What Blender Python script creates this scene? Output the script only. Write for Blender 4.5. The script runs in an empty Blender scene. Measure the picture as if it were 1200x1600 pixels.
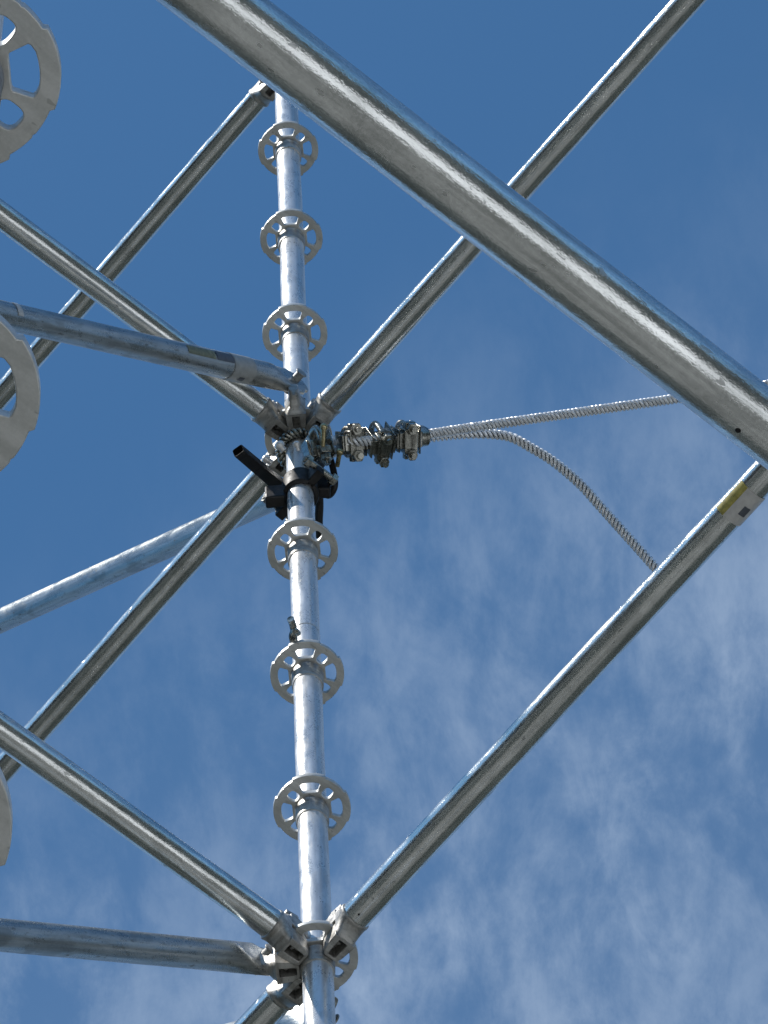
import bpy, bmesh, math, random
from mathutils import Vector, Matrix
random.seed(7)
S = bpy.context.scene
R = math.radians

# ------------------------------------------------------------------ camera
CAM_Z = 1.6
cd = bpy.data.cameras.new('camera'); cam = bpy.data.objects.new('camera', cd)
S.collection.objects.link(cam); S.camera = cam
RIGHT = Vector((0.9977327, 0.06140503, -0.02754784))
UP = Vector((0.06730127, -0.91032167, 0.40839318))
FWD = Vector((0.0, 0.40932123, 0.91239034))
cam.matrix_world = Matrix(((RIGHT.x, UP.x, -FWD.x, 0), (RIGHT.y, UP.y, -FWD.y, 0), (RIGHT.z, UP.z, -FWD.z, CAM_Z), (0, 0, 0, 1)))
cd.sensor_fit = 'VERTICAL'; cd.sensor_height = 24.0; cd.lens = 24.0*9235/1600
cd.clip_start = 0.05; cd.clip_end = 5000

# ------------------------------------------------------------------ light
SUN_EL = 50.0
SUN_DIR = Vector((-0.86, -0.51, 0)).normalized()          # horizontal direction towards the sun
sun_az = math.atan2(SUN_DIR.x, SUN_DIR.y)                   # from +Y, clockwise
sd = bpy.data.lights.new('sun', 'SUN'); sun = bpy.data.objects.new('sun', sd); S.collection.objects.link(sun)
sd.energy = 4.8; sd.angle = R(0.53); sd.color = (1.0, 0.955, 0.89)
to_sun = Vector((SUN_DIR.x*math.cos(R(SUN_EL)), SUN_DIR.y*math.cos(R(SUN_EL)), math.sin(R(SUN_EL))))
sun.rotation_euler = to_sun.to_track_quat('Z', 'Y').to_euler()
sun.location = (-20, -20, 40)

# ------------------------------------------------------------------ world: clear sky with a high layer of thin cirrus
W = bpy.data.worlds.new('World'); S.world = W; W.use_nodes = True
nt = W.node_tree; nt.nodes.clear()
def N(t, kind, **kw):
    n = t.nodes.new(kind)
    for k, v in kw.items(): setattr(n, k, v)
    return n
def L(t, a, b): t.links.new(a, b)
def mth(t, op, a, b=None, clamp=False):
    n = N(t, 'ShaderNodeMath', operation=op, use_clamp=clamp)
    for i, q in enumerate((a, b)):
        if q is None: continue
        if isinstance(q, (int, float)): n.inputs[i].default_value = q
        else: L(t, q, n.inputs[i])
    return n.outputs[0]
sky = N(nt, 'ShaderNodeTexSky', sky_type='NISHITA', sun_disc=False, sun_elevation=R(SUN_EL), sun_rotation=sun_az,
        air_density=1.0, dust_density=0.35, ozone_density=2.2)
tc = N(nt, 'ShaderNodeTexCoord'); sep = N(nt, 'ShaderNodeSeparateXYZ'); L(nt, tc.outputs['Generated'], sep.inputs[0])
zc = mth(nt, 'MAXIMUM', sep.outputs[2], 0.08)
px = mth(nt, 'DIVIDE', sep.outputs[0], zc); py = mth(nt, 'DIVIDE', sep.outputs[1], zc)
comb = N(nt, 'ShaderNodeCombineXYZ'); L(nt, px, comb.inputs[0]); L(nt, py, comb.inputs[1])
def noise(t, vec, scale, detail, rough, dist=0.0, mp=None, rot=0.0, loc=(0, 0, 0)):
    m = N(t, 'ShaderNodeMapping'); L(t, vec, m.inputs[0])
    if mp: m.inputs['Scale'].default_value = mp
    m.inputs['Rotation'].default_value = (0, 0, rot); m.inputs['Location'].default_value = loc
    n = N(t, 'ShaderNodeTexNoise'); L(t, m.outputs[0], n.inputs['Vector'])
    n.inputs['Scale'].default_value = scale; n.inputs['Detail'].default_value = detail
    n.inputs['Roughness'].default_value = rough; n.inputs['Distortion'].default_value = dist
    return n.outputs['Fac']
def mr(t, v, a, b, c=0.0, d=1.0, smooth=True):
    n = N(t, 'ShaderNodeMapRange'); n.interpolation_type = 'SMOOTHSTEP' if smooth else 'LINEAR'
    L(t, v, n.inputs[0])
    for i, q in enumerate((a, b, c, d)): n.inputs[i+1].default_value = q
    return n.outputs[0]
w1 = noise(nt, comb.outputs[0], 26, 11, 0.64, 0.15, (1.1, 0.8, 1), R(-24), (0.3, 0.1, 0))
w2 = noise(nt, comb.outputs[0], 58, 8, 0.64, 0.30, (1.45, 0.62, 1), R(-38), (0.7, 0.4, 0))
wisp = mth(nt, 'ADD', mth(nt, 'MULTIPLY', w1, 0.60), mth(nt, 'MULTIPLY', w2, 0.40))
big = noise(nt, comb.outputs[0], 13, 3, 0.5, 0.2, (1, 0.8, 1), R(15), (3.1, 1.4, 0))
cover = mth(nt, 'ADD', mth(nt, 'MULTIPLY', py, 1.0), mth(nt, 'MULTIPLY', px, 0.66))   # the bank thickens away from the zenith
cov = mr(nt, cover, 0.392, 0.545, 0.0, 1.0)
c1 = mth(nt, 'MULTIPLY', mr(nt, wisp, 0.38, 0.66), mr(nt, big, 0.25, 0.70, 0.25, 1.0))
c2 = mth(nt, 'ADD', mth(nt, 'MULTIPLY', c1, cov), mth(nt, 'MULTIPLY', cov, 0.15))
dens = mth(nt, 'MULTIPLY', c2, 0.68, True)
tint = N(nt, 'ShaderNodeMix', data_type='RGBA', blend_type='MULTIPLY'); tint.inputs[0].default_value = 1.0
L(nt, sky.outputs[0], tint.inputs[6]); tint.inputs[7].default_value = (0.496, 0.826, 0.965, 1)        # the camera's white balance
mixc = N(nt, 'ShaderNodeMix', data_type='RGBA'); L(nt, dens, mixc.inputs[0]); L(nt, tint.outputs[2], mixc.inputs[6])
mixc.inputs[7].default_value = (2.9, 3.7, 4.9, 1)
bg = N(nt, 'ShaderNodeBackground'); bg.inputs[1].default_value = 0.142; L(nt, mixc.outputs[2], bg.inputs[0])
wo = N(nt, 'ShaderNodeOutputWorld'); L(nt, bg.outputs[0], wo.inputs[0])
S.view_settings.view_transform = 'Standard'; S.view_settings.look = 'None'
S.view_settings.exposure = 0.0; S.view_settings.gamma = 1.0

# ------------------------------------------------------------------ materials
def mat(name):
    m = bpy.data.materials.new(name); m.use_nodes = True
    return m, m.node_tree, m.node_tree.nodes['Principled BSDF']
def ramp(t, fac, stops):
    n = N(t, 'ShaderNodeValToRGB'); L(t, fac, n.inputs[0]); e = n.color_ramp.elements
    e[0].position, e[0].color = stops[0][0], (*stops[0][1], 1); e[1].position, e[1].color = stops[-1][0], (*stops[-1][1], 1)
    for p, c in stops[1:-1]:
        q = e.new(p); q.color = (*c, 1)
    return n.outputs[0]
def metal(name, dark, light, r0, r1, axis=0, metallic=0.9, bump=0.25, streak=1.0, mott=1.0, fine=0.25, drawn=0.35):
    """hot-dip galvanised steel: spangle mottling, drawn streaks along the given local axis, dull and shiny patches"""
    m, t, p = mat(name)
    c = N(t, 'ShaderNodeTexCoord'); oi = N(t, 'ShaderNodeObjectInfo')
    add = N(t, 'ShaderNodeVectorMath', operation='ADD'); L(t, c.outputs['Object'], add.inputs[0])
    sc = N(t, 'ShaderNodeVectorMath', operation='SCALE'); sc.inputs[0].default_value = (7, 3, 5); L(t, oi.outputs['Random'], sc.inputs['Scale'])
    L(t, sc.outputs[0], add.inputs[1]); v = add.outputs[0]
    st = [1, 1, 1]; st[axis] = 0.035
    st2 = [1, 1, 1]; st2[axis] = 0.3
    s1 = noise(t, v, 190*streak, 3, 0.6, 0.0, tuple(st)); s2 = noise(t, v, 55*mott, 6, 0.65, 0.4, tuple(st2)); s3 = noise(t, v, 420, 3, 0.6)
    f = mth(t, 'ADD', mth(t, 'ADD', mth(t, 'MULTIPLY', s1, 0.40), mth(t, 'MULTIPLY', s2, 0.40)), mth(t, 'MULTIPLY', s3, 0.20))
    f2 = mr(t, f, 0.36, 0.64)
    L(t, ramp(t, f2, [(0.0, dark), (0.5, tuple((a+b)/2 for a, b in zip(dark, light))), (1.0, light)]), p.inputs['Base Color'])
    p.inputs['Metallic'].default_value = metallic
    # dull oxidised patches and small scuffs with edges of their own
    s4 = noise(t, v, 17, 5, 0.62, 0.6, tuple(0.5 if i == axis else 1 for i in range(3))); s5 = noise(t, v, 130, 2, 0.5, 0.3, tuple(0.45 if i == axis else 1 for i in range(3)))
    patch = mr(t, s4, 0.54, 0.60); scuff = mr(t, s5, 0.66, 0.71)
    rr = mr(t, mth(t, 'ADD', mth(t, 'MULTIPLY', s2, 0.7), mth(t, 'MULTIPLY', s3, 0.3)), 0.35, 0.68, r0, r1)
    L(t, mth(t, 'ADD', rr, mth(t, 'ADD', mth(t, 'MULTIPLY', patch, 0.09), mth(t, 'MULTIPLY', scuff, 0.25))), p.inputs['Roughness'])
    mx = N(t, 'ShaderNodeMix', data_type='RGBA'); L(t, mth(t, 'ADD', mth(t, 'MULTIPLY', patch, 0.22), mth(t, 'MULTIPLY', scuff, 0.45), True), mx.inputs[0])
    L(t, p.inputs['Base Color'].links[0].from_socket, mx.inputs[6]); mx.inputs[7].default_value = tuple(q*0.55 for q in dark)+(1,); L(t, mx.outputs[2], p.inputs['Base Color'])
    b = N(t, 'ShaderNodeBump'); b.inputs['Strength'].default_value = bump; b.inputs['Distance'].default_value = 0.0012
    L(t, mth(t, 'ADD', mth(t, 'ADD', mth(t, 'MULTIPLY', s2, 0.8), mth(t, 'MULTIPLY', s1, drawn)), mth(t, 'MULTIPLY', s3, fine)), b.inputs['Height']); L(t, b.outputs[0], p.inputs['Normal'])
    return m
M_STD = metal('galvanised_standard', (0.62, 0.62, 0.61), (0.88, 0.88, 0.87), 0.24, 0.42, axis=2, metallic=0.62)
M_LED = metal('galvanised_ledger', (0.50, 0.515, 0.50), (0.88, 0.89, 0.87), 0.08, 0.20, axis=0, metallic=0.86, bump=0.40, fine=0.55, drawn=0.3)
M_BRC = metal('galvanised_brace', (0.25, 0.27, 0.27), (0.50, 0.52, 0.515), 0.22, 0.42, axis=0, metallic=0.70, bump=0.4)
M_CAST = metal('galvanised_casting', (0.22, 0.21, 0.19), (0.56, 0.55, 0.52), 0.34, 0.55, axis=1, streak=.4, bump=0.6, metallic=0.55)
M_DISC = metal('galvanised_disc', (0.50, 0.51, 0.49), (0.68, 0.685, 0.665), 0.38, 0.52, axis=1, bump=0.15, mott=1.2, streak=.5, metallic=0.45)
M_BLACK = metal('blackened_steel', (0.006, 0.006, 0.007), (0.020, 0.018, 0.017), 0.40, 0.65, axis=1, metallic=0.2, bump=0.6, streak=.4)
M_ROPE = metal('galvanised_wire_strand', (0.72, 0.74, 0.77), (0.92, 0.94, 0.96), 0.25, 0.38, axis=0, bump=0.05, metallic=0.20)
M_CLIP = metal('weathered_clip_steel', (0.07, 0.07, 0.06), (0.55, 0.54, 0.48), 0.15, 0.38, axis=1, streak=.4, bump=0.8, metallic=0.85)
M_BRASS = metal('brassy_zinc', (0.16, 0.13, 0.06), (0.62, 0.54, 0.32), 0.20, 0.40, axis=1, streak=.4, bump=0.6, metallic=0.8)
M_BOLT = metal('bright_zinc', (0.62, 0.62, 0.62), (0.85, 0.85, 0.84), 0.25, 0.40, axis=1, streak=.4, bump=0.2, metallic=0.35)
def flat(name, col, rough=0.6, var=0.2):
    m, t, p = mat(name); c = N(t, 'ShaderNodeTexCoord')
    n = noise(t, c.outputs['Object'], 90, 5, 0.6)
    L(t, ramp(t, n, [(0.3, tuple(q*(1-var) for q in col)), (0.7, tuple(min(1, q*(1+var)) for q in col))]), p.inputs['Base Color'])
    p.inputs['Roughness'].default_value = rough
    return m
M_YEL = flat('yellow_label', (0.40, 0.34, 0.09), 0.45, 0.4); M_WHT = flat('white_label', (0.56, 0.55, 0.53), 0.4, 0.12)
M_YEL2 = flat('worn_yellow_label', (0.20, 0.205, 0.12), 0.5, 0.45); M_WHT2 = flat('worn_white_label', (0.36, 0.37, 0.36), 0.45, 0.15)
M_INK = flat('label_print', (0.10, 0.11, 0.13), 0.5)

# ------------------------------------------------------------------ helpers
COL = S.collection
def mesh_obj(name, bm, m, parent=None, smooth=True, bevel=0.0, auto=35):
    me = bpy.data.meshes.new(name); bmesh.ops.recalc_face_normals(bm, faces=bm.faces[:]); bm.to_mesh(me); bm.free()
    me.materials.append(m)
    if smooth:
        me.polygons.foreach_set('use_smooth', [True]*len(me.polygons))
        try: me.set_sharp_from_angle(angle=R(auto))
        except Exception: pass
    o = bpy.data.objects.new(name, me); COL.objects.link(o); o.parent = parent
    if bevel:
        b = o.modifiers.new('bevel', 'BEVEL'); b.width = bevel; b.segments = 2; b.limit_method = 'ANGLE'; b.angle_limit = R(40)
    return o
def two_tone(o, m, first):
    o.data.materials.append(m)
    for p in o.data.polygons:
        if p.index >= first: p.material_index = 1
def tag(o, label=None, cat=None, group=None, kind=None):
    for k, v in (('label', label), ('category', cat), ('group', group), ('kind', kind)):
        if v: o[k] = v
    return o
def empty(name, mw, label, cat, group=None):
    o = bpy.data.objects.new(name, None); o.empty_display_size = 0.1; COL.objects.link(o); o.matrix_world = mw
    return tag(o, label, cat, group)
def frame(P, X, Zhint=Vector((0, 0, 1))):
    X = Vector(X).normalized(); Y = Vector(Zhint).cross(X).normalized(); Z = X.cross(Y).normalized()
    return Matrix(((X.x, Y.x, Z.x, P[0]), (X.y, Y.y, Z.y, P[1]), (X.z, Y.z, Z.z, P[2]), (0, 0, 0, 1)))
def loft(bm, rings, cap=True):
    vs = [[bm.verts.new(p) for p in r] for r in rings]; n = len(rings[0])
    for a, b in zip(vs, vs[1:]):
        for i in range(n): bm.faces.new((a[i], a[(i+1) % n], b[(i+1) % n], b[i]))
    if cap: bm.faces.new(vs[0][::-1]); bm.faces.new(vs[-1])
    return vs
def ring_x(x, ry, rz, n=40, e=2.0, cz=0.0, cy=0.0):
    out = []
    for i in range(n):
        a = 2*math.pi*i/n; c, s = math.cos(a), math.sin(a)
        k = (abs(c)**e+abs(s)**e)**(-1/e)
        out.append((x, cy+ry*c*k, cz+rz*s*k))
    return out
def lathe(bm, prof, n=56, c=(0, 0)):
    loft(bm, [[(c[0]+r*math.cos(2*math.pi*i/n), c[1]+r*math.sin(2*math.pi*i/n), z) for i in range(n)] for z, r in prof])
def box(bm, lo, hi, mw=None):
    r = bmesh.ops.create_cube(bm, size=1.0)['verts']
    for v in r:
        v.co = Vector([(lo[k]+hi[k])/2+v.co[k]*(hi[k]-lo[k]) for k in range(3)])
        if mw is not None: v.co = mw @ v.co
def cyl(bm, a, b, r, n=20, r2=None):
    a, b = Vector(a), Vector(b); F = frame(a, b-a, Vector((0, 0, 1)) if abs((b-a).normalized().z) < .9 else Vector((0, 1, 0)))
    d = (b-a).length; r2 = r if r2 is None else r2
    loft(bm, [[F @ Vector((x, q*math.cos(2*math.pi*i/n), q*math.sin(2*math.pi*i/n))) for i in range(n)] for x, q in ((0, r), (d, r2))])
def sweep(bm, pts, r, n=10, cap=True):
    pts = [Vector(p) for p in pts]; rings = []
    T = (pts[1]-pts[0]).normalized(); nrm = T.orthogonal().normalized()
    for i, p in enumerate(pts):
        t = (pts[min(i+1, len(pts)-1)]-pts[max(i-1, 0)]).normalized()
        nrm = (nrm-t*nrm.dot(t)).normalized(); bn = t.cross(nrm)
        rr = r[i] if isinstance(r, (list, tuple)) else r
        rings.append([p+rr*(nrm*math.cos(2*math.pi*k/n)+bn*math.sin(2*math.pi*k/n)) for k in range(n)])
    loft(bm, rings, cap)
def spline(P, step=0.004):
    """Catmull-Rom through P resampled evenly"""
    P = [Vector(p) for p in P]; P = [P[0]*2-P[1]]+P+[P[-1]*2-P[-2]]; out = []
    for i in range(1, len(P)-2):
        p0, p1, p2, p3 = P[i-1:i+3]; m = max(2, int((p2-p1).length/step))
        for j in range(m):
            t = j/m
            out.append(0.5*((2*p1)+(p2-p0)*t+(2*p0-5*p1+4*p2-p3)*t*t+(3*p1-p0-3*p2+p3)*t**3))
    out.append(P[-2]); return out
def copy_tree(o, parent=None):
    c = o.copy(); COL.objects.link(c); c.parent = parent
    for ch in list(o.children): copy_tree(ch, c)
    return c

PSI = R(-46.71)
u = Vector((math.cos(PSI), math.sin(PSI), 0)); v = Vector((-math.sin(PSI), math.cos(PSI), 0))   # the two bay directions
# ------------------------------------------------------------------ the site below (it shows only in the steel)
def noise_mat(name, stops, scale, rough=0.9):
    m, t, p = mat(name); c = N(t, 'ShaderNodeTexCoord'); n = noise(t, c.outputs['Object'], scale, 8, 0.6)
    L(t, ramp(t, n, stops), p.inputs['Base Color']); p.inputs['Roughness'].default_value = rough
    return m
def sheet(name, pts, z, m):
    bm = bmesh.new(); bm.faces.new([bm.verts.new((x, y, z)) for x, y in pts]); o = mesh_obj(name, bm, m, smooth=False); tag(o, kind='structure'); return o
def disc_pts(cx, cy, r, n=64): return [(cx+r*math.cos(2*math.pi*i/n), cy+r*math.sin(2*math.pi*i/n)) for i in range(n)]
sheet('ground', disc_pts(0, 0, 1500), 0.0, noise_mat('short_grass', [(0.3, (0.012, 0.018, 0.015)), (0.7, (0.026, 0.034, 0.027))], 0.4))
def uvq(u0, u1, v0, v1): return [tuple((u*a+v*b)[:2]) for a, b in ((u0, v0), (u1, v0), (u1, v1), (u0, v1))]
sheet('pavement', uvq(-9, 9.5, -3.2, 9.5), 0.004, noise_mat('worn_asphalt', [(0.3, (0.108, 0.108, 0.097)), (0.7, (0.175, 0.174, 0.158))], 1.5))  # unseen; its outline shapes the light and dark bands reflected in the tubes
sheet('path', uvq(2.5, 8.3, -30, 30), 0.008, noise_mat('added_pale_strip', [(0.3, (0.70, 0.69, 0.66)), (0.7, (0.85, 0.84, 0.81))], 3))  # added pale reflector strip for the bright stripe on the nearest beam
def added_hills():  # added unseen ring, raised along v to darken reflections at the tube edges
    bm = bmesh.new(); n = 160; rings = []
    av = math.atan2(v.y, v.x)
    for r, hh in ((42, -0.2), (58, 1.0), (90, 1.5), (200, 2.4), (500, 3.5), (900, -1)):
        rings.append([(r*math.cos(a), r*math.sin(a), (hh if hh < 0 else (13+13*abs(math.cos(a-av))**3)*hh)*(1+0.15*math.sin(3*a+r*.01)+0.12*math.sin(11*a+r*.03)+0.08*math.sin(29*a)))
                      for a in (2*math.pi*i/n for i in range(n))])
    loft(bm, rings, cap=False)
    tag(mesh_obj('added_hills', bm, noise_mat('added_dark_slope', [(0.3, (0.008, 0.014, 0.012)), (0.7, (0.020, 0.028, 0.023))], 0.3)), kind='structure')
added_hills()

# ------------------------------------------------------------------ scaffold grid
BAY = 2.188
M0 = Vector((-0.14732584, 4.30861595, 7.96235565+CAM_Z))
L0 = Vector((-0.24058544, 1.21599085, 2.4056877+CAM_Z))
def MK(k): return M0+Vector((0, 0, 0.5*k))
def LK(k): return L0+Vector((0, 0, 0.5*k))
RT = 0.02415

# rosette plate: four wide keyholes on the diagonals, four small holes towards the bays, notched rim
def plate_mesh():
    cu = bpy.data.curves.new('plate', 'CURVE'); cu.dimensions = '2D'; cu.fill_mode = 'BOTH'; cu.extrude = 0.0040; cu.bevel_depth = 0.0008; cu.bevel_resolution = 1
    def poly(pts):
        s = cu.splines.new('POLY'); s.points.add(len(pts)-1); s.use_cyclic_u = True
        for q, p in zip(s.points, pts): q.co = (p[0], p[1], 0, 1)
    rim = []
    n = 192
    for i in range(n):
        a = 2*math.pi*i/n; d = (a+math.pi/4) % (math.pi/2)-math.pi/4            # angle from the nearest bay direction
        r = 0.0615
        if abs(d) < R(19): r = 0.0590
        if abs(d) < R(1.8): r = 0.0582
        rim.append((r*math.cos(a), r*math.sin(a)))
    poly(rim)
    poly([(0.0262*math.cos(2*math.pi*i/48), 0.0262*math.sin(2*math.pi*i/48)) for i in range(48)][::-1])
    for q in range(4):
        a0 = math.pi/4+q*math.pi/2
        out = []                                                            # wide hole
        for t, rr in [(-21, .0330), (-22.5, .0345), (-22.5, .0475), (-20, .0490)]: out.append((t, rr))
        out += [(t, .0502) for t in (-14, -7, 0, 7, 14)]
        out += [(20, .0490), (22.5, .0475), (22.5, .0345), (21, .0330), (14, .0312), (5, .0305), (-5, .0305), (-14, .0312)]
        poly([(rr*math.cos(a0+R(t)), rr*math.sin(a0+R(t))) for t, rr in out][::-1])
        a1 = q*math.pi/2; pts = []
        for i in range(28):                                                 # small hole
            b = 2*math.pi*i/28; c, s = math.cos(b), math.sin(b); k = (abs(c)**3+abs(s)**3)**(-1/3)
            x, y = 0.0385+0.0100*c*k, 0.0090*s*k
            pts.append((x*math.cos(a1)-y*math.sin(a1), x*math.sin(a1)+y*math.cos(a1)))
        poly(pts[::-1])
    o = bpy.data.objects.new('plate', cu); COL.objects.link(o)
    bpy.context.view_layer.update()
    me = bpy.data.meshes.new_from_object(o.evaluated_get(bpy.context.evaluated_depsgraph_get()))
    bpy.data.objects.remove(o); me.materials.clear(); me.materials.append(M_DISC); me.name = 'rosette'
    return me
ME_PLATE = plate_mesh()
def hub_mesh():
    bm = bmesh.new()
    lathe(bm, [(-.0520, RT-.0006), (-.0510, .0256), (-.0485, .0266), (-.0450, .0270), (-.0150, .0270), (-.0100, .0278), (-.0095, .0248), (-.0045, .0246), (-.0040, .0272),
               (.0052, .0262), (.0056, .0290), (.0100, .0284), (.0160, .0262), (.0185, RT-.0006)])
    o = mesh_obj('hub', bm, M_CAST); me = o.data; bpy.data.objects.remove(o); return me
ME_HUB = hub_mesh()
ROT_GRID = Matrix.Rotation(PSI, 4, 'Z')
def standard(base, z0, z1, heights, label, spigot=False):
    """vertical tube from z0 to z1 with a rosette at each height"""
    t = empty('scaffold_standard', Matrix.Translation((base.x, base.y, z0)) @ ROT_GRID, label, 'scaffold pole', 'upright scaffold standards')
    bm = bmesh.new(); h = z1-z0; rings = []; n = 56
    zz = [0.0, 0.0015]+[0.1+i*(h-.2)/60 for i in range(61)]+[h-0.0015, h]
    for z in zz:
        w = 0.00035*math.sin(z*7.3)+0.0002*math.sin(z*19)
        r = RT if 0.001 < z < h-.001 else RT-.0012
        rings.append([(w+r*math.cos(2*math.pi*i/n), w*.6+r*math.sin(2*math.pi*i/n), z) for i in range(n)])
    loft(bm, rings); mesh_obj('tube', bm, M_STD, t)
    for z in heights:
        p = bpy.data.objects.new('rosette', ME_PLATE); COL.objects.link(p); p.parent = t; p.location = (0, 0, z-z0); p.rotation_euler = (R(random.uniform(-.7, .7)), R(random.uniform(-.7, .7)), R(random.uniform(-2, 2)))
        hb = bpy.data.objects.new('hub', ME_HUB); COL.objects.link(hb); hb.parent = p
    if spigot:
        bm = bmesh.new(); lathe(bm, [(h-.02, .0185), (h+.10, .0185), (h+.105, .0170)], 40); mesh_obj('spigot', bm, M_STD, t)
    return t
JOINT = MK(2).z+0.148
standard(M0, 0.10, JOINT, [MK(k).z for k in range(-18, 3)], 'lower tube of the central upright pole, ending in a joint above its second notched disc')
top = standard(M0, JOINT+.001, MK(8).z+.10, [MK(k).z for k in range(3, 9)], 'upper tube of the central upright pole, from its joint up behind the widest beam')
standard(L0, 0.10, LK(4).z+.3, [LK(k).z for k in range(-7, 5)], 'nearest upright pole at the left edge, with large grey notched discs cut by the frame')
NB, PB, QB = M0+u*BAY, M0-v*BAY, M0-u*BAY
standard(NB, 0.10, MK(8).z+.1, [MK(k).z for k in range(-18, 9)], 'upright pole out of frame to the right, at the far ends of the ledgers')
standard(PB, 0.10, MK(8).z+.1, [MK(k).z for k in range(-18, 9)], 'upright pole out of frame to the upper left, where the down-slanting braces end')
standard(QB, 0.10, MK(12).z+.1, [MK(k).z for k in range(-18, 13)], 'upright pole out of frame to the lower left, beyond the pale braces')

# ------------------------------------------------------------------ wedge heads
def jaw_bm(bm, z0, z1, pocket, X1=0.066):
    pl = [(.0275, -.0120), (.036, -.0160), (.050, -.0178), (X1, -.0190), (X1, .0190), (.050, .0178), (.036, .0160), (.0275, .0120)]
    b = [bm.verts.new((x, y, z0)) for x, y in pl]; t = [bm.verts.new((x, y, z1)) for x, y in pl]; n = len(pl)
    for i in range(n): bm.faces.new((b[i], b[(i+1) % n], t[(i+1) % n], t[i]))
    bm.faces.new(t)
    fb = bm.faces.new(b[::-1])
    if pocket:
        inner = [bm.verts.new((x, y, z0)) for x, y in [(.0320, -.0056), (.036, -.0066), (.050, -.0072), (X1-.005, -.0072), (X1-.005, .0072), (.050, .0072), (.036, .0066), (.0320, .0056)]]
        bm.faces.remove(fb)
        for i in range(n): bm.faces.new((b[i], b[(i+1) % n], inner[(i+1) % n], inner[i]))
        up = [bm.verts.new((q.co.x, q.co.y, z0+.030)) for q in inner]
        for i in range(n): bm.faces.new((inner[i], inner[(i+1) % n], up[(i+1) % n], up[i]))
        bm.faces.new(up)
def ledger_head_mesh():
    bm = bmesh.new()
    jaw_bm(bm, -.0420, -.0062, True); jaw_bm(bm, .0062, .0400, False)
    loft(bm, [ring_x(.0650, .0190, .0405, e=6, cz=-.001), ring_x(.0700, .0200, .0390, e=4), ring_x(.0780, .0225, .0320, e=2.8), ring_x(.0850, .0252, .0268, e=2.1),
              ring_x(.0880, .0266, .0270), ring_x(.0915, .0266, .0266), ring_x(.0935, .0245, .0245)])
    o = mesh_obj('head', bm, M_CAST, bevel=0.0018); return o
def brace_head_mesh():
    bm = bmesh.new()
    jaw_bm(bm, -.0400, -.0062, True, .0640); jaw_bm(bm, .0062, .0340, False, .0640)
    loft(bm, [ring_x(.0630, .0190, .0370, e=6, cz=-.003), ring_x(.0680, .0170, .0340, e=5, cz=-.002), ring_x(.0740, .0120, .0300, e=4), ring_x(.0950, .0100, .0240, e=3), ring_x(.1010, .0090, .0150, e=2.4)])
    o = mesh_obj('head', bm, M_CAST, bevel=0.0018); return o
def wedge_mesh():
    bm = bmesh.new()
    pl = [(.0460, -.0240), (.0400, .072), (.0375, .080), (.0400, .084), (.0620, .079), (.0615, .073), (.0580, .070), (.0510, -.0240)]
    a = [bm.verts.new((x, -.0030, z)) for x, z in pl]; b = [bm.verts.new((x, .0030, z)) for x, z in pl]; n = len(pl)
    for i in range(n): bm.faces.new((a[i], a[(i+1) % n], b[(i+1) % n], b[i]))
    bm.faces.new(a[::-1]); bm.faces.new(b)
    cyl(bm, (.0487, -.0050, -.0200), (.0487, .0050, -.0200), .0030, 14)
    return mesh_obj('wedge', bm, M_CAST, bevel=0.0008)
_h = ledger_head_mesh(); ME_LH = _h.data; _b = brace_head_mesh(); ME_BH = _b.data; _w = wedge_mesh(); ME_WG = _w.data
for q in (_h, _b, _w): bpy.data.objects.remove(q)
def add_head(me, parent, mw):
    h = bpy.data.objects.new('head', me); COL.objects.link(h); h.parent = parent; h.matrix_local = mw
    b = h.modifiers.new('bevel', 'BEVEL'); b.width = .0018; b.segments = 2; b.limit_method = 'ANGLE'; b.angle_limit = R(40)
    w = bpy.data.objects.new('wedge', ME_WG); COL.objects.link(w); w.parent = h
    return h

# ------------------------------------------------------------------ ledgers
def make_ledger():
    t = empty('scaffold_ledger', Matrix.Identity(4), 'x', 'scaffold beam', 'level ledgers of the scaffold')
    bm = bmesh.new(); x0, x1 = .0900, BAY-.0900; n = 56; rings = []
    for i in range(81):
        x = x0+(x1-x0)*i/80; w = .00045*math.sin(x*6.1)+.0002*math.sin(x*17); w2 = .0004*math.sin(x*4.3+1)
        rings.append([(x, w+RT*math.cos(2*math.pi*k/n), w2+RT*math.sin(2*math.pi*k/n)) for k in range(n)])
    loft(bm, rings); mesh_obj('tube', bm, M_LED, t)
    add_head(ME_LH, t, Matrix.Identity(4))
    add_head(ME_LH, t, Matrix.Translation((BAY, 0, 0)) @ Matrix.Rotation(math.pi, 4, 'Z'))
    return t
proto = make_ledger()
LEDGERS = [
    (LK(3), v, 'widest and nearest beam, crossing from the top edge down to the right edge'),
    (MK(4), u, 'beam from the clamped joint up to the top right corner, behind the widest beam'),
    (MK(4), -u, 'beam running from under the black clamp down to the left edge'),
    (MK(4), -v, 'beam from the clamped joint up to the left edge, just under the flattened brace'),
    (MK(0), u, 'beam with a yellow and white sticker, rising from the lowest joint to the right edge'),
    (MK(0), -v, 'beam running from the lowest joint up to the left edge, below the black clamp'),
    (MK(0), -u, 'short visible beam below the lowest joint, leaving through the bottom edge'),
    (MK(8), -u, 'beam from the top of the central pole down to the left edge'),
]
led = []
for i, (P, D, lab) in enumerate(LEDGERS):
    o = proto if i == 0 else copy_tree(proto)
    o.matrix_world = frame(P, D); o['label'] = lab; led.append(o)

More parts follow.
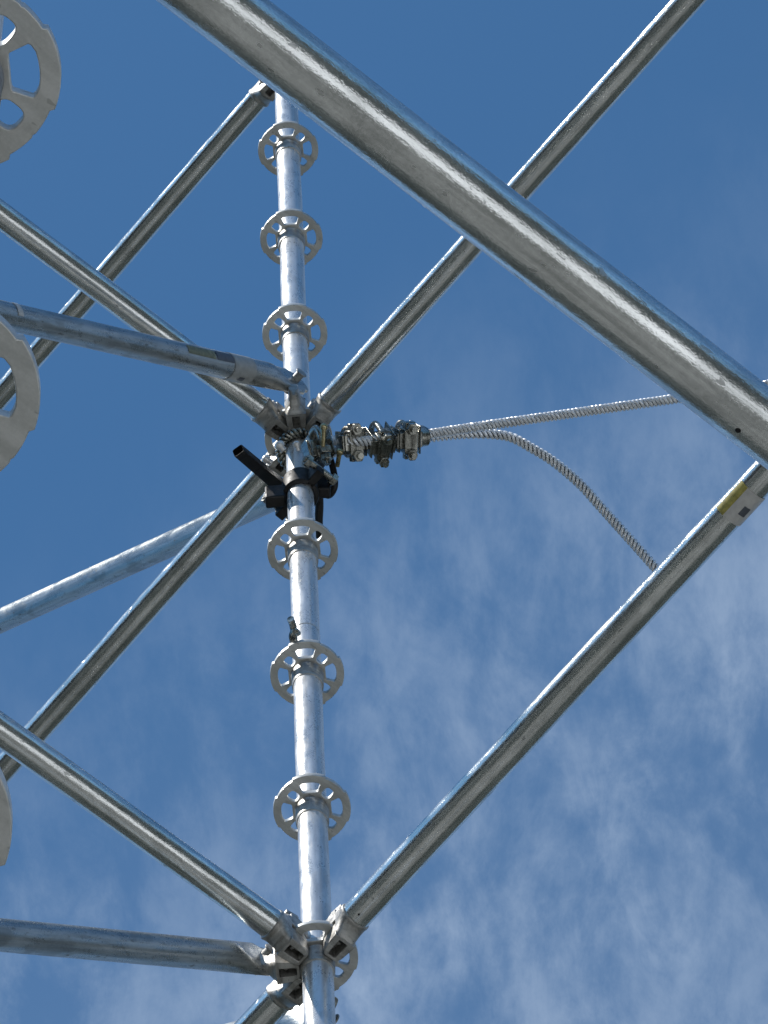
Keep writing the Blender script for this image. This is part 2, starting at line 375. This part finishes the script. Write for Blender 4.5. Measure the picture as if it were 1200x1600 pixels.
# ------------------------------------------------------------------ diagonal braces with flattened, pinned ends
def brace(k, hole, D, s, dz, length, label, far_hole):
    D3 = (D+Vector((0, 0, s))).normalized(); A = MK(k)+hole.normalized()*.085+Vector((0, 0, dz)); Fm = frame(A, D3)
    t = empty('diagonal_brace', Fm, label, 'scaffold brace', 'slanting braces of the scaffold')
    bm = bmesh.new(); rings = []; n = 48
    def sec(x):
        e = min(x, length-x)          # distance from the nearer pin
        f = max(0.0, min(1.0, (e-.020)/.085)); f = f*f*(3-2*f)
        ry = .0065+(RT-.0065)*f; rz = .0330+(RT-.0330)*f
        if e < .0: rz = .024
        return ring_x(x, ry, rz, n, e=2.0+1.6*(1-f))
    xs = [-.022, -.012]+[.01*i for i in range(13)]
    mid = [.14+(length-.28)*i/60 for i in range(61)]
    xs = xs+mid+[length-q for q in xs[::-1]]
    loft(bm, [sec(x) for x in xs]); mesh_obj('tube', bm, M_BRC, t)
    for x in (0, length):
        bm = bmesh.new(); cyl(bm, (x, -.021, 0), (x, .021, 0), .0085, 20); cyl(bm, (x, -.024, 0), (x, -.021, 0), .0115, 20); cyl(bm, (x, .021, 0), (x, .024, 0), .0115, 20)
        mesh_obj('pin', bm, M_CAST, t, bevel=.001)
    inv = Fm.inverted()
    add_head(ME_BH, t, inv @ frame(MK(k), hole))
    end = A+D3*length
    add_head(ME_BH, t, inv @ frame(end-far_hole.normalized()*.085, far_hole))
    return t
LB = BAY-.12
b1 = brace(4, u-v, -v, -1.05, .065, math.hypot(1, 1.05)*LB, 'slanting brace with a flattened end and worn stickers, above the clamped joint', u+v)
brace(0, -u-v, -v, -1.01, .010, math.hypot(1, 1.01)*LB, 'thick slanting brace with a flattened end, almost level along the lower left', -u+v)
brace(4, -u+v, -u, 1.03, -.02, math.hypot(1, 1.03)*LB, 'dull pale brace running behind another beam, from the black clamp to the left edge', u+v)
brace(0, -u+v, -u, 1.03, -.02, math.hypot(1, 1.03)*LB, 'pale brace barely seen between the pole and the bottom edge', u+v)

# ------------------------------------------------------------------ stickers: thin curved labels on the tubes
def wrap(name, parent, x0, x1, a0, a1, m, r=RT+.0006, n=16):
    bm = bmesh.new(); rings = []
    for rr in (r, r+.0003):
        rings.append([[bm.verts.new((x, rr*math.cos(a0+(a1-a0)*i/n), rr*math.sin(a0+(a1-a0)*i/n))) for i in range(n+1)] for x in (x0, x1)])
    for A in rings:
        for i in range(n): bm.faces.new((A[0][i], A[0][i+1], A[1][i+1], A[1][i]))
    return mesh_obj(name, bm, m, parent)

A5 = led[4]
wrap('label', A5, .955, 1.012, R(-160), R(-121), M_YEL); wrap('label', A5, .955, 1.012, R(-121), R(-22), M_WHT)
wrap('printed_block', A5.children[-1], .972, .988, R(-86), R(-58), M_INK, RT+.0012)
wrap('label', b1, .305, .395, R(-38), R(2), M_YEL2); wrap('label', b1, .243, .300, R(-38), R(6), M_INK)
wrap('label', b1, .168, .240, R(-150), R(60), M_WHT2); wrap('label', b1, .920, .936, R(-45), R(24), M_WHT)
wrap('printed_block', b1.children[-2], .195, .212, R(-112), R(-90), M_INK, RT+.0012)

def hole(parent, x, ang, rad):  # a black disc paints the shade inside a small hole
    bm = bmesh.new(); c, q = math.cos(ang), math.sin(ang)
    loft(bm, [[(x+k*math.cos(2*math.pi*i/18), (RT+h)*c-k*math.sin(2*math.pi*i/18)*q, (RT+h)*q+k*math.sin(2*math.pi*i/18)*c) for i in range(18)] for k, h in ((rad, -.002), (rad, .0002), (rad*.9, .0005))])
    mesh_obj('vent_hole', bm, M_BLACK, parent)
hole(led[0], .692, R(-69), .0022); hole(A5, .106, R(-105), .0017)

# ------------------------------------------------------------------ wire rope
def pix(x, y, Z):                          # world points measured once from the site survey of the picture
    return FWD*Z+RIGHT*((x-600)/9235*Z)-UP*((y-800)/9235*Z)+Vector((0, 0, CAM_Z))
def strands(bm, path, R0=.0067, r=.0031, pitch=.0235, nst=3, tw0=0.0):
    path = [Vector(p) for p in path]; Nn = len(path)
    T = (path[1]-path[0]).normalized(); nrm = T.orthogonal().normalized(); fr = []; s = 0; acc = []
    for i, p in enumerate(path):
        t = (path[min(i+1, Nn-1)]-path[max(i-1, 0)]).normalized()
        nrm = (nrm-t*nrm.dot(t)).normalized(); fr.append((nrm.copy(), t.cross(nrm)))
        if i: s += (path[i]-path[i-1]).length
        acc.append(s)
    for q in range(nst):
        pts = []
        for p, (a, b), s in zip(path, fr, acc):
            w = 2*math.pi*(q/nst+s/pitch)+tw0
            pts.append(p+R0*(a*math.cos(w)+b*math.sin(w)))
        sweep(bm, pts, r, 9)
ZL = MK(4).z-.062
def loop_pt(deg, r=.0345, dz=0): return Vector((M0.x+r*math.cos(R(deg)), M0.y+r*math.sin(R(deg)), ZL+dz))
mainp = [pix(x, y, Z) for x, y, Z in [(545, 690, 10.70), (600, 687, 10.72), (668, 679, 10.76), (760, 665, 10.80), (1050, 624, 10.9), (1200, 601, 10.95), (1700, 522, 11.1)]]
tailp = [pix(x, y, Z) for x, y, Z in [(545, 698, 10.74), (600, 692, 10.75), (668, 684, 10.79), (715, 679, 10.82), (756, 678, 10.83), (797, 683, 10.84), (832, 701, 10.84), (867, 723, 10.84), (906, 756, 10.83),
                                      (937, 790, 10.82), (972, 829, 10.80), (1007, 868, 10.78), (1022, 885, 10.77), (1046, 912, 10.76)]]
t = empty('wire_rope', Matrix.Identity(4), 'twisted steel wire rope leading right from the clamped joint, with a loose tail', 'rope')
bm = bmesh.new()
def rope(name, path, pitch, tw):
    bm = bmesh.new(); strands(bm, path, pitch=pitch, tw0=tw); k = len(bm.faces)
    sweep(bm, path[::3]+[path[-1]], .0058, 10)                       # core, coloured black to paint the shade between the strands
    o = mesh_obj(name, bm, M_ROPE, t); two_tone(o, M_BLACK, k)
rope('main_line', spline([loop_pt(335, .045, .004)]+mainp, .0019), .0235, 0.0)
rope('loose_tail', spline([loop_pt(20, .045)]+tailp, .0019), .0270, .4)
bm = bmesh.new()
strands(bm, spline([loop_pt(335, .045, .004), loop_pt(310, dz=.006), loop_pt(270, dz=.006), loop_pt(225, dz=.006), loop_pt(180, dz=.004), loop_pt(135), loop_pt(90), loop_pt(50), loop_pt(20, .045)], .002))
mesh_obj('eye', bm, M_CLIP, t)

# ------------------------------------------------------------------ wire rope clips: saddle, u-bolt, two nuts
def make_clip():
    t = empty('rope_clip', Matrix.Identity(4), 'x', 'rope clip', 'steel clips gripping the wire rope')
    bm = bmesh.new()                                  # forged saddle: ribbed block with two ears
    box(bm, (-.013, -.020, -.026), (.013, .020, -.004)); box(bm, (-.010, -.031, -.022), (.010, .031, -.010)); box(bm, (-.0255, -.0135, -.020), (.0255, .0135, .010))
    box(bm, (.0175, -.0235, -.0235), (.0205, .0235, .0215)); box(bm, (-.0225, -.019, -.0215), (-.0195, .019, .017))
    mesh_obj('saddle', bm, M_CLIP, t, bevel=.003)
    bm = bmesh.new(); pts = [(0, -.0215, -.040), (0, -.0215, -.01)]
    pts += [(0, -.0215*math.cos(R(a)), .012+.0215*math.sin(R(a))) for a in range(0, 181, 12)]+[(0, .0215, -.01), (0, .0215, -.040)]
    sweep(bm, pts, .0055, 12); mesh_obj('u_bolt', bm, M_CLIP, t)
    for s in (-1, 1):
        bm = bmesh.new(); n = 6
        loft(bm, [[(.0105*math.cos(math.pi/3*i), s*.0215+.0105*math.sin(math.pi/3*i), z) for i in range(n)] for z in (-.033, -.023)])
        mesh_obj('nut', bm, M_CLIP, t, smooth=False, bevel=.001)
    return t
clip = make_clip()
rope_dir = (mainp[2]-mainp[0]).normalized()
CL = [(548, 691, 10.72, 338, 'rope clip nearest to the pole, half hidden at the end of the row'), (592, 689, 10.73, 8, 'middle rope clip of the row on the wire rope'),
      (633, 684, 10.75, 350, 'outermost rope clip, where the wire rope leaves the row'), (497, 700, 10.70, 40, 'rope clip pressed against the pole just below the beam heads')]
for i, (x, y, Z, ang, lab) in enumerate(CL):
    o = clip if i == 0 else copy_tree(clip)
    o.matrix_world = frame(pix(x, y, Z), rope_dir) @ Matrix.Rotation(R(ang), 4, 'X') @ Matrix.Diagonal((1.0, 1.12, 1.12, 1)); o['label'] = lab
# sleeve at the outer end of the clip row
bm = bmesh.new(); F = frame(pix(650, 682, 10.76), (mainp[2]-mainp[1]))
rings = [ring_x(-.010, .012, .016, 28), ring_x(-.006, .0175, .022, 28, e=3), ring_x(.018, .0165, .021, 28, e=3), ring_x(.024, .0135, .0155, 28), ring_x(.023, .0115, .013, 28), ring_x(.004, .010, .011, 28)]
loft(bm, [[F @ Vector(p) for p in r] for r in rings], cap=False)
tag(mesh_obj('rope_sleeve', bm, M_CLIP), 'dark steel sleeve where the wire rope leaves the row of clips', 'sleeve')

# ------------------------------------------------------------------ blackened coupler around the pole
CZ = MK(4).z-.235
t = empty('pole_coupler', Matrix.Translation((M0.x, M0.y, CZ)) @ ROT_GRID, 'black steel coupler clamped round the central pole under the clamped joint', 'clamp')
def band(a0, a1, r0, r1, z0, z1, n=26):
    bm = bmesh.new(); rr = []
    for i in range(n+1):
        a = R(a0+(a1-a0)*i/n); c, s = math.cos(a), math.sin(a)
        rr.append([(r0*c, r0*s, z0), (r1*c, r1*s, z0+.003), (r1*c, r1*s, z1-.003), (r0*c, r0*s, z1)])
    loft(bm, rr); return bm
mesh_obj('half_ring', band(10, 170, .0248, .0330, -.030, .030), M_BLACK, t, bevel=.0015)
mesh_obj('half_ring', band(190, 350, .0248, .0330, -.030, .030), M_BLACK, t, bevel=.0015)
def lug(name, ang, r0, r1, hy, z0, z1, bevel=.003):
    bm = bmesh.new(); box(bm, (r0, -hy, z0), (r1, hy, z1), Matrix.Rotation(R(ang), 4, 'Z')); return mesh_obj(name, bm, M_BLACK, t, bevel=bevel)
lug('lug', 0, .026, .058, .008, -.024, .024, .002); lug('lug', 182, .026, .060, .009, -.026, .024, .002)
lug('hinge_block', 225, .026, .064, .012, -.046, .006, .004); lug('hinge_block', 52, .026, .054, .011, -.016, .040, .004)
bm = bmesh.new()
for a, rr, z in ((0, .052, .0), (182, .054, .004)):
    c = Matrix.Rotation(R(a), 4, 'Z')
    cyl(bm, c @ Vector((rr, -.034, z)), c @ Vector((rr, .040, z)), .0065, 16)
    for y in (-.030, .028):
        Fm = c @ Matrix.Translation((rr, y, z))
        loft(bm, [[Fm @ Vector((.012*math.cos(math.pi/3*i), yy, .012*math.sin(math.pi/3*i))) for i in range(6)] for yy in (0, .010)])
mesh_obj('bolt', bm, M_CLIP, t, smooth=False, bevel=.001)
# hanging bracket on the right and the strap below it
bm = bmesh.new()
inv = (Matrix.Translation((M0.x, M0.y, CZ)) @ ROT_GRID).inverted()
def P(x, y, Z): return inv @ pix(x, y, Z)
sweep(bm, spline([P(492, 722, 10.76), (P(512, 712, 10.74)), P(521, 735, 10.73), P(523, 760, 10.72), P(514, 774, 10.73), P(502, 768, 10.75)], .004), .0062, 12)
mesh_obj('hook', bm, M_BLACK, t)
bm = bmesh.new(); sweep(bm, spline([P(500, 740, 10.74), P(507, 764, 10.73), P(517, 770, 10.73)], .004), .0125, 12); mesh_obj('hook_boss', bm, M_BLACK, t)
bm = bmesh.new(); sweep(bm, spline([P(498, 760, 10.78), P(499, 790, 10.79), P(498, 815, 10.80), P(499, 838, 10.82)], .004), .0078, 10); mesh_obj('strap', bm, M_BLACK, t)

# black square hollow handle pushed through the coupler
A, B = pix(372, 704, 10.62), pix(448, 768, 10.74); Fm = frame(A, B-A)
bm = bmesh.new(); Lh = (B-A).length
def sq(x, h, k): return ring_x(x, h, k, 32, e=7)
loft(bm, [sq(.034, .0082, .0062), sq(.0005, .0096, .0076), sq(0, .0102, .0084), sq(.0012, .0110, .0094), sq(Lh*.6, .0118, .0100), sq(Lh, .0130, .0110)])
o = mesh_obj('coupler_handle', bm, M_BLACK); o.matrix_world = Fm
tag(o, 'short black square hollow bar sticking out to the left of the black coupler', 'handle')

# bolts whose ends catch the sun around the joint
def bolt(x, y, Z, D, r, ln, label, mm=None):
    bm = bmesh.new(); cyl(bm, (-ln, 0, 0), (0, 0, 0), r*.62, 18)
    loft(bm, [ring_x(-.004, r*.9, r*.9, 20), ring_x(.001, r, r, 20)]+[ring_x(.001+.8*r*math.sin(R(q)), r*math.cos(R(q)), r*math.cos(R(q)), 20) for q in (15, 30, 45, 60, 75, 86)])
    o = mesh_obj('bolt', bm, mm or M_BOLT); o.matrix_world = frame(pix(x, y, Z), D)
    tag(o, label, 'bolt', 'bolts around the clamped joint')
sunward = Vector((-.60, -.55, .35)); 
bolt(437, 696, 10.69, (-.55, -.75, .25), .0098, .012, 'larger bright bolt head left of the pole, under the beam heads')
bolt(463, 694, 10.68, (-.25, -.9, .25), .0066, .012, 'small bright bolt head in front of the pole, under the beam heads')
bolt(416, 718, 10.70, (-.8, -.5, .3), .0090, .012, 'bright bolt head above the black hollow bar')
bolt(418, 773, 10.80, (-.7, -.6, .3), .0078, .012, 'bright bolt head at the lower left corner of the black coupler')

bolt(506, 667, 10.66, (.1, -.8, .2), .0072, .035, 'brassy bolt head under the beam that rises to the top right corner', M_BRASS)
bolt(531, 706, 10.68, (.2, -.9, -.1), .0070, .03, 'brassy bolt head beneath the rope clip nearest to the pole', M_BRASS)

# locking clip at the tube joint
bm = bmesh.new()
pj = [pix(460, 1000, 9.93), pix(459.5, 988, 9.92), pix(457.5, 976, 9.91), pix(454, 967, 9.90)]
sweep(bm, spline(pj, .002), .0062, 10); sweep(bm, spline([pix(466, 990, 9.92), pix(461, 985, 9.91), pix(456, 992, 9.92), pix(457, 1002, 9.93)], .002), .0052, 10)
tag(mesh_obj('locking_clip', bm, M_CLIP), 'small dark locking clip at the tube joint, just above a notched disc', 'clip')
